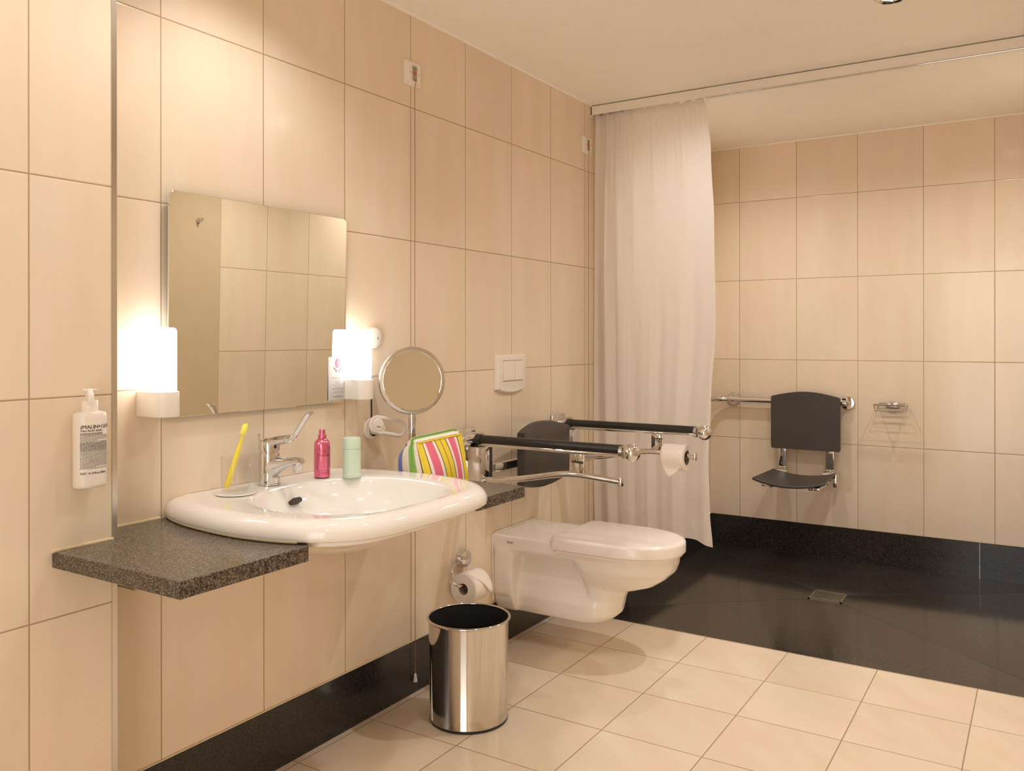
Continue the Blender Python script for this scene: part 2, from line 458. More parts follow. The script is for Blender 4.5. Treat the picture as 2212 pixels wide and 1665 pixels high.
b = MB().box(.001, .075, -.125, -.045, .655, .762, .004); b.build('bracket', m_greyplate, sl)

# ------------------------------------------------------------------ mirror
MT = Matrix.Translation((.012, .328, 1.05)) @ Matrix.Rotation(math.radians(.78), 4, 'Y')
mir = thing('wall_mirror', 'frameless rectangular wall mirror with rounded corners above the basin', 'mirror', (.012, .328, 1.05))
def rrect(y0, y1, z0, z1, r, n=6):
    out = []
    for cy_, cz_, a0 in ((y1-r, z0+r, -90), (y1-r, z1-r, 0), (y0+r, z1-r, 90), (y0+r, z0+r, 180)):
        for k in range(n+1):
            a = math.radians(a0+90*k/n); out.append((cy_+r*math.cos(a), cz_+r*math.sin(a)))
    return out
rr = rrect(-.321, .321, 0, .577, .018)
rr2 = rrect(-.320, .320, .001, .576, .017)
MB().loft([[(0, y, z) for y, z in rr], [(.0045, y, z) for y, z in rr], [(.0052, y, z) for y, z in rr2]], True, True, M=MT).build('glass', m_mirror, mir, angle=20)
for y in (-.22, .22): MB().box(-.010, 0, y-.04, y+.04, .1, .5, M=MT).build('backing', m_black, mir, smooth=False)

# tilt handle under the mirror's lower right corner
hd = thing('tilt_handle', 'white plastic lever with slotted loop handle under right wall lamp', 'handle', (0, .785, .952))
MB().lathe([(.0001, 0), (.034, 0), (.036, .004), (.034, .010), (.024, .014), (.0235, .016)], (0, .785, .952), 32, 'x').build('base', m_wplastic, hd)
MB().tube([(.012, .785, .952), (.05, .779, .957)], .019, 24).build('arm', m_wplastic, hd)
ML = Matrix.Translation((.054, .811, .9605)) @ Matrix.Rotation(math.radians(-13), 4, 'X') @ Matrix.Rotation(math.radians(-18), 4, 'Z')
st2 = stadium(.134, .048, 12)
MB().tube([(0, y, z) for y, z in st2] + [(0, *st2[0])], .0068, 10, caps=False, M=ML).build('loop', m_wplastic, hd)
MB().lathe([(.019, -.013), (.021, -.005), (.021, .006), (.0175, .010), (.0001, .0105)], (0, -.041, 0), 30, 'x', M=ML).build('knob', m_wplastic, hd)
MB().tube([(.0108, -.041+.0085*math.sin(a), -.003-.0085*math.cos(a)+.003) for a in [(-.9+1.8*k/10) for k in range(11)]], .0010, 6, M=ML).build('pointer_mark', m_print, hd)
MB().tube([(.034, .752, 1.125), (.03, .757, .985), (.03, .785, .957)], .0028, 8).build('rod', m_black, hd)

dc = thing('wall_disc', 'small white round disc on tiled wall, half behind the right lamp', 'wall disc', (0, .795, 1.253))
MB().lathe([(.0001, .018), (.026, .018), (.033, .014), (.036, .006), (.036, 0)], (0, .795, 1.253), 36, 'x').build('cover', m_wplastic, dc)
MB().box(.0178, .019, .800, .804, 1.247, 1.256).build('green_mark', m_greenprint, dc, smooth=False)

# ------------------------------------------------------------------ vanity lamps
def lamp(yc, label):
    o = thing('wall_lamp', label, 'lamp', (0, yc, 1.09), 'vanity lamps beside the mirror')
    xc, r = .066, .0335
    plan = [(0, -r)] + [(xc+r*math.cos(a), r*math.sin(a)) for a in [math.radians(-90+180*k/24) for k in range(25)]] + [(0, r)]
    def rg(s, z): return [(max(.0, xc+(x-xc)*s) if x > 0 else 0, yc+y*s, z) for x, y in plan]
    MB().loft([rg(.97, 1.060), rg(1, 1.063), rg(1, 1.117), rg(.97, 1.121)], True, True).build('base', m_wplastic, o)
    MB().lathe([(.0001, 1.278), (.020, 1.2775), (.0250, 1.275), (.0272, 1.268), (.0274, 1.20), (.0270, 1.1215), (.0001, 1.1215)], (xc, yc, 0), 36).build('glass_shade', m_lamp, o)
    return o
l1 = lamp(-.036, 'lit opal wall lamp on white base at left edge of the mirror')
l2 = lamp(.676, 'lit opal wall lamp on white base at right edge of the mirror')

# information card in the mirror corner
cd = thing('card', 'white folded information card standing at lower right corner of the mirror', 'card', (.020, .6095, 1.06))
MB().box(.0187, .0202, .5705, .6495, 1.060, 1.194).build('leaf', m_card, cd, smooth=False)
MB().lathe([(.0001, 0), (1, 0)], (0, 0, 0), 28, M=Matrix.Translation((.0205, .6125, 1.1735)) @ Matrix.Rotation(PI/2, 4, 'Y') @ Matrix.Diagonal((.0145, .0125, 1, 1))).build('globe_logo', m_printgrey, cd)
hb = MB()
n = 14
vs = [(.0207, .6125, 1.1735-.0145), ] ; 
arc = [(.0208, .6125-.0125*math.sin(PI*k/n), 1.1735+.0145*math.cos(PI*k/n)) for k in range(n+1)]
inner = [(.0208, .6125-.0025*math.sin(PI*k/n), 1.1735+.0145*math.cos(PI*k/n)) for k in range(n+1)]
hb.add(arc+inner, [(k, k+1, n+2+k, n+1+k) for k in range(n)])
hb.build('globe_tint', m_cardpink, cd, smooth=False)
hb = MB()
for z in (1.165, 1.170, 1.175, 1.180): hb.box(.0208, .0210, .6055, .623, z-.0004, z+.0004)
hb.build('globe_lines', m_card, cd, smooth=False)
hb = MB()
for sgn in (-1, 1):
    hb.tube(smoothpath([(.0207, .6115+sgn*.0165, 1.163), (.0207, .6115+sgn*.015, 1.157), (.0207, .6115+sgn*.009, 1.150), (.0207, .6115+sgn*.0075, 1.145)], 4), .0006, 5)
    hb.tube(smoothpath([(.0207, .6115+sgn*.0155, 1.158), (.0207, .6115+sgn*.010, 1.1555), (.0207, .6115+sgn*.0045, 1.152), (.0207, .6115+sgn*.0040, 1.146)], 4), .0005, 5)
hb.build('hands_logo', m_printgrey, cd)
hb = MB()
for z, w in ((1.134, .02), (1.129, .052), (1.126, .044), (1.1185, .03), (1.1145, .022), (1.1105, .026), (1.1065, .040), (1.101, .03), (1.096, .046), (1.0925, .05), (1.0855, .04), (1.0815, .048)):
    y = .6115-w/2
    while y < .6115+w/2-.002:
        ww = random.uniform(.0025, .006); ww = min(ww, .6115+w/2-y)
        hb.box(.0203, .0205, y, y+ww, z-.0005, z+.0005); y += ww+.0012
hb.build('text_lines', m_printgrey, cd, smooth=False)
tv, tf = text_geo("FLEMING'S", .0072, 1.25, 0, 'CENTER')
hb = MB(); hb.add([(.0206, .6115+p.x, 1.0675+p.y) for p in tv], tf); hb.build('name_text', m_print, cd, smooth=False)

# ------------------------------------------------------------------ soap dispenser on the left wall
sx, sy, ax_, ay_ = .1335, -.271, .0245, .0335
sd = thing('soap_dispenser', 'white pump hand wash bottle with black print hanging on left wall', 'soap dispenser', (sx, sy, .925))
def sup(a, e=2.7):
    ca, sa = math.cos(a), math.sin(a)
    return math.copysign(abs(ca)**(2/e), ca), math.copysign(abs(sa)**(2/e), sa)
def oval(s, z, n=48):
    out = []
    for k in range(n):
        c_, s_ = sup(2*PI*k/n); out.append((sx+ax_*s*c_, sy+ay_*s*s_, z))
    return out
MB().loft([oval(.90, .929), oval(.97, .931), oval(1, .937), oval(1, 1.080), oval(.985, 1.086), oval(.93, 1.090), oval(.5, 1.094)], True, True).build('bottle', m_wplastic, sd, angle=50)
MB().lathe([(.0165, 1.092), (.0165, 1.114), (.0152, 1.117), (.0001, 1.117)], (sx, sy, 0), 30).build('collar', m_wplastic, sd)
b = MB().lathe([(.0085, 1.118), (.0085, 1.133), (.012, 1.135), (.0165, 1.1375), (.0172, 1.140), (.0001, 1.1425)], (sx, sy, 0), 26)
b.tube(smoothpath([(sx, sy, 1.136), (sx+.012, sy-.007, 1.1365), (sx+.0205, sy-.012, 1.131), (sx+.0225, sy-.013, 1.121), (sx+.0228, sy-.0132, 1.108)], 4), [.0058]*9+[.0060]*5+[.0056, .0054, .005], 12)
b.build('pump', m_wplastic, sd)
MB().box(.1036, .1088, sy-.014, sy+.022, .95, 1.04, .002).build('wall_mount', m_wplastic, sd)
# print wrapped on the oval front
arc_t = []
L = 0; prev = None
for k in range(401):
    a = -PI/2*.999+PI*.999*k/400
    c_, s_ = sup(a); p = Vector((ax_*c_, ay_*s_))
    if prev is not None: L += (p-prev).length
    arc_t.append((L, a)); prev = p
def wrap(d, z, lift=.0005):
    d = max(0, min(d, L-1e-5))
    import bisect
    i = bisect.bisect_left(arc_t, (d, -9)); a = arc_t[min(i, 400)][1]
    c_, s_ = sup(a)
    return (sx+(ax_+lift)*c_, sy+(ay_+lift)*s_, z)
def wraptext(b, txt, d0, z, size, sp=1.0, bold=0):
    vs, fs = text_geo(txt, size, sp, bold); b.add([wrap(d0+p.x, z+p.y) for p in vs], fs)
D0 = .0148
b = MB()
wraptext(b, '(MALIN+GOETZ)', D0, 1.0575, .0112, 1.0, .0002)
b.build('brand_text', m_print, sd, smooth=False)
b = MB(); wraptext(b, 'rum hand wash.', D0, 1.0510, .0074, 1.0, .00015); b.build('product_text', m_print, sd, smooth=False)
b = MB()
z = 1.0475; row = 0
while z > .9715:
    d = D0; hh = .0007 if row in (0, 1, 8, 9, 10, 11, 12, 13, 14) else .00048
    end = D0+(.046 if row < 2 else .060 if row not in (6, 28) else 0.03)
    while d < end:
        ww = random.uniform(.002, .0055)
        p = [wrap(d+ww*k/3, z+hh, .0006) for k in range(4)]; q = [wrap(d+ww*k/3, z-hh, .0006) for k in range(4)]
        b.add(p+q, [(k, k+1, k+5, k+4) for k in range(3)]); d += ww+.0009
    z -= .0026; row += 1
b.build('text_lines', m_print, sd, smooth=False)
b = MB(); wraptext(b, 'NET 10.14 fl.oz.300ml', D0, .9595, .0066, .95, .00012); b.build('volume_text', m_print, sd, smooth=False)

# ------------------------------------------------------------------ faucet
fx, fy, fz = .062, .297, .8455
fa = thing('faucet', 'chrome single lever basin faucet with long elbow handle', 'faucet', (fx, fy, fz))
b = MB().lathe([(.0305, 0), (.0305, .003), (.0285, .005), (.0278, .05), (.0278, .085), (.0268, .088), (.0001, .088)], (fx, fy, fz), 36)
def oring(c, rx, rz, t_=(1, 0, 0), n=24):
    c = Vector(c); t_ = Vector(t_).normalized(); s_ = Vector((0, 1, 0)); w = t_.cross(s_)
    return [c + s_*rx*math.cos(2*PI*k/n) + w*rz*math.sin(2*PI*k/n) for k in range(n)]
b.build('body', m_chrome, fa)
b = MB().loft([oring((fx+.0, fy, fz+.045), .0262, .040), oring((fx+.027, fy, fz+.049), .0235, .030), oring((fx+.05, fy, fz+.058), .0185, .020), oring((fx+.08, fy, fz+.067), .0165, .0135), oring((fx+.108, fy, fz+.072), .0155, .0115), oring((fx+.124, fy, fz+.072), .014, .010), oring((fx+.128, fy, fz+.071), .009, .006)], True, True)
b.build('spout', m_chrome, fa)
MB().lathe([(.0115, -.020), (.0125, -.019), (.0125, -.010), (.0135, -.008), (.0135, .002), (.0001, .003)], (fx+.111, fy, fz+.083-.02), 24).build('aerator', m_chrome, fa)
b = MB().lathe([(.0235, .088), (.0235, .0925), (.0285, .0945), (.029, .112), (.0265, .122), (.017, .128), (.0001, .129)], (fx, fy, fz), 32)
lev = smoothpath([(fx-.005, fy, fz+.112), (fx+.03, fy, fz+.122), (fx+.07, fy, fz+.129), (fx+.092, fy, fz+.135), (fx+.108, fy, fz+.150), (fx+.135, fy, fz+.183), (fx+.15, fy, fz+.200), (fx+.162, fy, fz+.207)], 5)
m_ = len(lev); rgs = []
for i, p in enumerate(lev):
    tg = (lev[min(i+1, m_-1)]-lev[max(i-1, 0)]); f = i/(m_-1)
    w_ = .020*(1-f)**1.5+.0085 if f < .5 else .0155-.006*abs(f-.0)+.004*max(0, f-.7)/.3
    h_ = .012*(1-f)+.0033 if f < .35 else .0048
    rgs.append(oring(p, max(.008, w_*.85), h_, tg))
b.loft(rgs, True, True); b.build('lever', m_chrome, fa)
MB().sphere((fx+.0285, fy-.004, fz+.106), .0045, 12).build('index_dot', m_black, fa)
MB().tube([(fx-.034, fy+.002, fz+.045), (fx-.036, fy, fz+.10), (fx-.042, fy, fz+.132)], .0022, 8).tube([(fx-.0415, fy, fz+.130), (fx-.0435, fy, fz+.138)], .0034, 8).tube([(fx-.02, fy, fz+.04), (fx-.031, fy+.002, fz+.045)], .0022, 8).build('waste_rod', m_chrome_soft, fa)

# ------------------------------------------------------------------ things on the basin
gc = (.097, .152)
co = MB().lathe([(.0001, 0), (.0525, 0), (.0535, .001), (.0525, .0022), (.0001, .0022)], (*gc, .8466), 40).build('coaster', m_ceramic, None, (*gc, .8466))
tag(co, 'thin round white paper coaster under the toothbrush glass', 'coaster')
gl = MB().lathe([(.0001, .0), (.035, 0), (.0365, .002), (.0372, .05), (.0378, .0925), (.0372, .0935), (.0362, .0925), (.0355, .05), (.0345, .009), (.0001, .008)], (*gc, .8489), 44).build('tumbler', m_glass, None, (*gc, .8489))
tag(gl, 'clear straight drinking glass holding a yellow toothbrush on the basin', 'glass')
tb = thing('toothbrush', 'yellow toothbrush leaning in the clear glass', 'toothbrush', (.09, .14, .858))
q0, q1 = Vector((.0835, .1335, .8615)), Vector((.123, .166, 1.0285))
dr = (q1-q0).normalized()
pts = [q0+dr*((q1-q0).length*f) for f in (0, .02, .1, .3, .5, .65, .74, .8, .82, .86, .92, .97, 1)]
MB().tube(pts, [.0048, .0066, .0074, .0072, .0066, .0052, .0036, .0034, .0056, .0074, .0076, .0070, .0035], 12).build('handle', m_yellow, tb)
side = Vector((.62, -.78, 0)); side = (side-dr*side.dot(dr)).normalized(); wv = dr.cross(side)
b = MB(); 
def br_ring(f, o_, w_):
    c_ = q0+dr*((q1-q0).length*f)+side*o_
    return c_
hb0, hb1 = .835, .985
Mx = Matrix((( *side, 0), (*wv, 0), (*dr, 0), (0, 0, 0, 1))).transposed()
Mx = Matrix.Translation(q0+dr*((q1-q0).length*.91)) @ Mx
b.box(.004, .0140, -.0070, .0070, -.0130, .0130, .003, 2, M=Mx); b.build('bristles', m_bristle, tb)

pk = thing('perfume_bottle', 'pink metallic perfume spray bottle standing behind the basin bowl', 'perfume bottle', (.1, .463, .8462))
pc = (.1, .463, .8462)
MB().lathe([(.0001, 0), (.0215, 0), (.0232, .0015), (.0235, .004), (.0235, .088), (.0228, .098), (.0195, .106), (.014, .111), (.0105, .1125)], pc, 40).build('bottle', m_pink, pk)
MB().lathe([(.0105, .111), (.0125, .1135), (.0125, .1215), (.0105, .1235), (.0092, .125), (.0092, .1375), (.008, .139), (.0001, .139)], pc, 28).build('spray_head', m_pink, pk)
def wrapcyl(b, txt, c_, r, a0, z, size, sp=1, bold=0, align='CENTER'):
    vs, fs = text_geo(txt, size, sp, bold, align)
    b.add([(c_[0]+r*math.cos(a0+p.x/r), c_[1]+r*math.sin(a0+p.x/r), c_[2]+z+p.y) for p in vs], fs)
A0 = math.radians(-28)
b = MB(); wrapcyl(b, 'MONTALE', pc, .0239, A0, .063, .0066, 1.05, .0001); b.build('brand_text', m_pinkd, pk, smooth=False)
b = MB()
def patch(b, c_, r, a0, w, z0, z1, n=6):
    top = [(c_[0]+r*math.cos(a0+(k/n-.5)*w/r), c_[1]+r*math.sin(a0+(k/n-.5)*w/r), c_[2]+z1) for k in range(n+1)]
    bot = [(x, y, c_[2]+z0) for x, y, _ in top]
    b.add(top+bot, [(k, k+1, n+2+k, n+1+k) for k in range(n)])
for z0, z1 in ((.0095, .0102), (.0205, .0212)): patch(b, pc, .0239, A0, .031, z0, z1)
for s_ in (-1, 1): patch(b, pc, .0239, A0+s_*.0155/.0239, .0007, .0095, .0212, 1)
wrapcyl(b, 'ROSES MUSK', pc, .0239, A0, .0132, .0042, .9)
b.build('label_frame', m_pinkd, pk, smooth=False)
b = MB()
Rk = [(math.cos(2*PI*k/20), math.sin(2*PI*k/20)) for k in range(20)]
for (r_, s_) in ((.0042, .0035),):
    for k in range(20):
        a_, c_ = Rk[k], Rk[(k+1) % 20]
        def w2(p, rr): a = A0+p[0]*rr/.0239; return (pc[0]+.0239*math.cos(a), pc[1]+.0239*math.sin(a), pc[2]+.077+p[1]*rr)
        b.add([w2(a_, r_), w2(c_, r_), w2(c_, s_), w2(a_, s_)], [(0, 1, 2, 3)])
wrapcyl(b, 'M', pc, .0239, A0, .0752, .005)
b.build('emblem', m_pinkd, pk, smooth=False)

dcx = (.172, .511, .8462)
de = thing('deodorant_stick', 'pale mint green round deodorant stick standing on the basin rim', 'deodorant', dcx)
MB().lathe([(.0001, 0), (.0262, 0), (.0272, .001), (.0272, .009), (.0262, .0098), (.0258, .011), (.0258, .082), (.0246, .0828), (.0246, .0835)], dcx, 44).build('body', m_mint, de)
MB().lathe([(.0258, .0835), (.0258, .111), (.0252, .1135), (.0235, .115), (.0001, .1156)], dcx, 44).build('cap', m_mint, de)

# ------------------------------------------------------------------ round magnifying mirror
mm = thing('magnifying_mirror', 'round chrome magnifying mirror on a stem behind the striped bag', 'mirror', (.122, .852, .7975))
mc = Vector((.122, .852, 1.1115)); nrm = Vector((.80, -.60, .02)).normalized()
Rm = Matrix.Translation(mc) @ nrm.to_track_quat('Z', 'Y').to_matrix().to_4x4()
MB().lathe([(.0001, -.012), (.094, -.012), (.108, -.008), (.1125, 0), (.112, .004), (.1085, .0085), (.099, .0105), (.0985, .0085)], (0, 0, 0), 80, M=Rm).build('frame', m_chrome_soft, mm)
MB().tube([(.0985*math.cos(2*PI*k/80), .0985*math.sin(2*PI*k/80), .0098) for k in range(81)], .0016, 8, caps=False, M=Rm).build('inner_rim', m_chrome, mm)
MB().lathe([(.0001, .0035), (.05, .0045), (.0982, .0068)], (0, 0, 0), 80, M=Rm).build('mirror_glass', m_mirror, mm)
b = MB().tube([(.122, .852, 1.002), (.122, .852, .806)], .0115, 22)
for z in (.982, .944): b.lathe([(.0115, 0), (.0135, .0005), (.0135, .0035), (.0115, .004)], (.122, .852, z), 22)
b.build('stem', m_chrome, mm)
MB().lathe([(.0001, .012), (.012, .011), (.026, .008), (.029, .004), (.029, 0), (.0001, 0)], (.122, .852, .7975), 36).build('base', m_chrome, mm)

# ------------------------------------------------------------------ striped wash bag
bo = Vector((.303, .698, .7975)); bu = Vector((.2, .98, 0)).normalized(); bn = Vector((.98, -.2, 0)).normalized()
bag = thing('wash_bag', 'striped canvas wash bag in yellow, pink, white and green on granite shelf', 'bag', bo)
BWd = .172
def bagpt(a, w, z): return bo + bu*a + bn*w + Vector((0, 0, z))
def outl(n=26, grow=0.0, top=1.0):
    """outline of the front: up the left side, over the top, down the right"""
    H = .132*top; r = .022
    key = [(0-grow, .002), (.000-grow, .05), (.004-grow, .09), (.010-grow, H-r-.006), (.016, H-.006), (.034, H+.000), (.07, H+.003), (.11, H+.009), (BWd-.040, H+.013), (BWd-.028, H+.013), (BWd-.022, H+.008), (BWd-.016+grow, H-.012), (BWd-.010+grow, .07), (BWd-.002+grow, .03), (BWd+grow, .002)]
    return [(p.x, p.y) for p in smoothpath([(x, z, 0) for x, z in key], 4)]
FO = outl()
def lean(z): return -.062*(z/.132)**1.25
n_ = len(FO)
# front panel as a grid between the two sides
b = MB(); ROWS, COLS = 16, 24
half = n_//2
def side_at(z, pts):
    for (x0, z0), (x1, z1) in zip(pts, pts[1:]):
        if (z0-z)*(z1-z) <= 0 and abs(z1-z0) > 1e-9: return x0+(x1-x0)*(z-z0)/(z1-z0)
    return pts[0][0] if abs(pts[0][1]-z) < abs(pts[-1][1]-z) else pts[-1][0]
vs, uvs = [], []
for i in range(ROWS+1):
    for j in range(COLS+1):
        s_, t_ = j/COLS, i/ROWS
        # bottom / top edges and sides blended
        ztop = .1285+.0165*s_; z = .003+(ztop-.003)*t_
        xl = .003+.010*t_**2; xr = BWd-.003+.006*t_
        x = xl+(xr-xl)*s_
        bul = .010*math.sin(PI*s_)*math.sin(PI*t_)
        vs.append(bagpt(x, lean(z)*(1-.45*s_)+bul, z)); uvs.append((s_, t_))
b.add(vs, [(i*(COLS+1)+j, i*(COLS+1)+j+1, (i+1)*(COLS+1)+j+1, (i+1)*(COLS+1)+j) for i in range(ROWS) for j in range(COLS)])
def with_uv(b, uvs, name, mat, parent):
    me = bpy.data.meshes.new(name); off = root_loc(parent)
    me.from_pydata([p-off for p in b.v], [], b.f); uvl = me.uv_layers.new(name='UVMap')
    for lp in me.loops: uvl.data[lp.index].uv = uvs[lp.vertex_index]
    me.polygons.foreach_set('use_smooth', [True]*len(me.polygons)); me.update()
    return link(name, me, mat, parent)
with_uv(b, uvs, 'front_panel', m_bagfront, bag)
# border loop of the front
bord = []
for i in range(ROWS+1): bord.append(vs[i*(COLS+1)])
for j in range(1, COLS+1): bord.append(vs[ROWS*(COLS+1)+j])
for i in range(ROWS-1, -1, -1): bord.append(vs[i*(COLS+1)+COLS])
LAY = 14; DEP = .132
gv, guv = [], []
nb = len(bord)
for k in range(LAY+1):
    f = k/LAY        # 0 at the back, 1 at the front
    for p in bord:
        z = p.z-bo.z
        # the back stands nearly upright, so the depth narrows towards the crest
        dep = DEP*(1-.55*min(1, z/.14)**2.2)
        rise = .016*math.sin(PI*(1-f))*(z/.14)**2
        out = .006*math.sin(PI*f)
        q = p - bn*dep*(1-f)
        a = (q-bo).dot(bu)
        q = q + bu*(out*(1 if a > BWd/2 else -1)*(1-(z/.15)**3)) + Vector((0, 0, rise))
        r_ = .008+.052*(1-f); a = (q-bo).dot(bu); zz_ = q.z-bo.z; Ht = .1305+.0165*a/BWd+rise
        for left in (1, 0):
            r2_ = r_ if left else .006+.022*(1-f)
            d_ = a if left else BWd-a
            if d_ < r2_ and zz_ > Ht-r2_:
                e_ = Vector((r2_-d_, zz_-(Ht-r2_)))
                m_x = max(e_.x, e_.y); 
                if e_.length > 1e-6:
                    e2 = e_*(m_x/e_.length)
                    nd = r2_-e2.x; q = q + bu*((nd if left else BWd-nd)-a); q.z = bo.z+Ht-r2_+e2.y
        gv.append(q); guv.append((f, 0))
b = MB(); b.add(gv, [(k*nb+j, k*nb+j+1, (k+1)*nb+j+1, (k+1)*nb+j) for k in range(LAY) for j in range(nb-1)])
with_uv(b, guv, 'side_band', m_bagside, bag)
b = MB(); bk = gv[:nb]; b.add(bk, [tuple(range(nb))]); b.build('back_panel', m_bagfront, bag, smooth=False)
b = MB(); b.add([gv[0], gv[nb-1], gv[LAY*nb+nb-1], gv[LAY*nb]], [(0, 1, 2, 3)]); b.build('bottom_panel', m_piping, bag, smooth=False)
MB().tube([p+bn*.001 for p in bord] + [bord[0]+bn*.001], .0032, 8).build('piping', m_piping, bag)
zi = [gv[9*nb+j]+Vector((0, 0, .0012)) for j in range(nb)]
MB().tube(zi[6:-8], .0016, 6).build('zipper', m_greenprint, bag)

# ------------------------------------------------------------------ emergency pull-cord boxes
def callbox(y, z, label):
    o = thing('emergency_call_box', label, 'call switch', (0, y, z), 'emergency pull cords')
    rr_ = rrect(y-.0425, y+.0425, z-.0425, z+.0425, .008); r2 = rrect(y-.040, y+.040, z-.040, z+.040, .007)
    MB().loft([[(0.0005, a, c_) for a, c_ in rr_], [(.009, a, c_) for a, c_ in rr_], [(.011, a, c_) for a, c_ in r2]], True, True).build('backplate', m_wplastic, o)
    MB().box(.0105, .016, y-.034, y+.034, z-.034, z+.034, .001, 1).build('cover', m_wplastic, o)
    MB().box(.0158, .0172, y-.013, y+.013, z-.026, z+.026, .0005, 1).build('insert', m_greyplate, o)
    MB().lathe([(.0001, .0186), (.0068, .0184), (.0078, .0178), (.0078, .017)], (0, y, z), 24, 'x').build('red_button', m_red, o)
    MB().box(.0171, .0176, y-.005, y+.005, z+.013, z+.019).build('green_sign', m_greenprint, o, smooth=False)
    for s_ in (-1, 1): MB().lathe([(.0001, .0166), (.0022, .0166), (.0022, .016)], (0, y+s_*.023, z), 10, 'x').build('screw', m_red, o)
    y2 = y+.003
    cord = [(.0175, y2, z-.020), (.0195, y2, z-.026)] + [(.014, y2+.0008*math.sin(k*.9), z-.05-(z-.12)*k/14) for k in range(15)]
    cd_ = MB().tube(cord, .0012, 6).build('pull_cord', m_cord, o)
    MB().lathe([(.002, .012), (.0035, .010), (.0075, -.016), (.0065, -.018), (.0001, -.018)], (.014, cord[-1][1], .062), 14).build('toggle', m_wplastic, cd_)
    return o
callbox(1.0, 2.181, 'white emergency call box with red cord, high on wall left of toilet')
callbox(2.338, 2.186, 'white emergency call box with red cord beside the shower curtain')

# ------------------------------------------------------------------ flush plate
fp = thing('flush_plate', 'white dual flush plate on the tiled wall above the toilet', 'flush plate', (0, 1.64, 1.1))
key = [(1.528, 1.185), (1.752, 1.185), (1.752, 1.042), (1.73, 1.034), (1.69, 1.026), (1.64, 1.0225), (1.59, 1.026), (1.55, 1.034), (1.528, 1.042)]
def inset(k, s): return [(1.64+(y-1.64)*s, 1.104+(z-1.104)*s) for y, z in k]
MB().loft([[(.001, y, z) for y, z in key], [(.012, y, z) for y, z in inset(key, .985)], [(.019, y, z) for y, z in inset(key, .93)], [(.020, y, z) for y, z in inset(key, .90)]], True, True).build('cover', m_wplastic, fp, angle=20)
for a, c_ in ((1.566, 1.652), (1.6545, 1.715)):
    MB().box(.0205, .0235, a, c_, 1.078, 1.158, .001, 1).build('button', m_wplastic, fp)
for z in (1.158, 1.0735): MB().box(.0198, .0206, 1.563, 1.718, z, z+.003).build('frame_groove', m_greyplate, fp, smooth=False)

# ------------------------------------------------------------------ toilet
TY = 1.682
to = thing('toilet', 'white wall-hung toilet with closed lid', 'toilet', (.3, TY, .155))
def dplan(x0, x1, w, front, n=18, m=4):
    """D plan: straight sides from x0, half ellipse of length `front` ending at x1"""
    xs = x1-front; pts = [(x0+(xs-x0)*k/m, -w) for k in range(m)]
    for k in range(n+1):
        a = -PI/2+PI*k/n; ca, sa = math.cos(a), math.sin(a)
        pts.append((xs+front*abs(ca)**.86, w*math.copysign(abs(sa)**.93, sa)))
    pts += [(xs+(x0-xs)*k/m, w) for k in range(1, m)] + [(x0, w)] + [(x0, w*(1-2*k/6)) for k in range(1, 6)]
    return pts
def eplan(x0, x1, w, front, rear, n=16):
    pts = []
    for k in range(n+1):
        a = -PI/2+PI*k/n; ca, sa = math.cos(a), math.sin(a)
        pts.append((x1-front+front*abs(ca)**.88, w*math.copysign(abs(sa)**.93, sa)))
    for k in range(n+1):
        a = PI/2+PI*k/n; ca, sa = math.cos(a), math.sin(a)
        pts.append((x0+rear-rear*abs(ca)**.8, w*math.copysign(abs(sa)**.9, sa)))
    return pts
def er_(z, *a): return [(x, TY+y, z) for x, y in eplan(*a)]
def dr_(z, *a): return [(x, TY+y, z) for x, y in dplan(*a)]
b = MB()
b.loft([er_(.276, .39, .51, .05, .06, .05), er_(.288, .375, .575, .088, .12, .07), er_(.308, .36, .632, .118, .19, .08), er_(.335, .345, .672, .140, .24, .09), er_(.37, .325, .710, .159, .26, .10), er_(.402, .30, .722, .166, .265, .12), er_(.445, .25, .725, .169, .265, .12)], True, True)
b.loft([dr_(.397, .015, .60, .148, .25), dr_(.403, .008, .70, .163, .265), dr_(.415, .004, .716, .1685, .265), dr_(.445, .002, .716, .1695, .265), dr_(.458, .002, .712, .169, .265), dr_(.464, .004, .69, .165, .255)], True, True)
b.box(.001, .088, TY-.168, TY+.168, .22, .462, .012)
b.loft([[(x, TY+y, z) for x, y in ((.001, -w), (d, -w), (d, w), (.001, w))] for z, w, d in ((.155, .125, .09), (.165, .140, .095), (.20, .156, .093), (.26, .167, .09))], True, True)
fil = [(.06, .425), (.06, .335), (.086, .335)] + [(.146-.060*math.cos(PI/2*k/8), .340+.060*math.sin(PI/2*k/8)) for k in range(9)] + [(.146, .425)]
b.loft([[(x, TY-.158, z) for x, z in fil], [(x, TY+.158, z) for x, z in fil]], True, True)
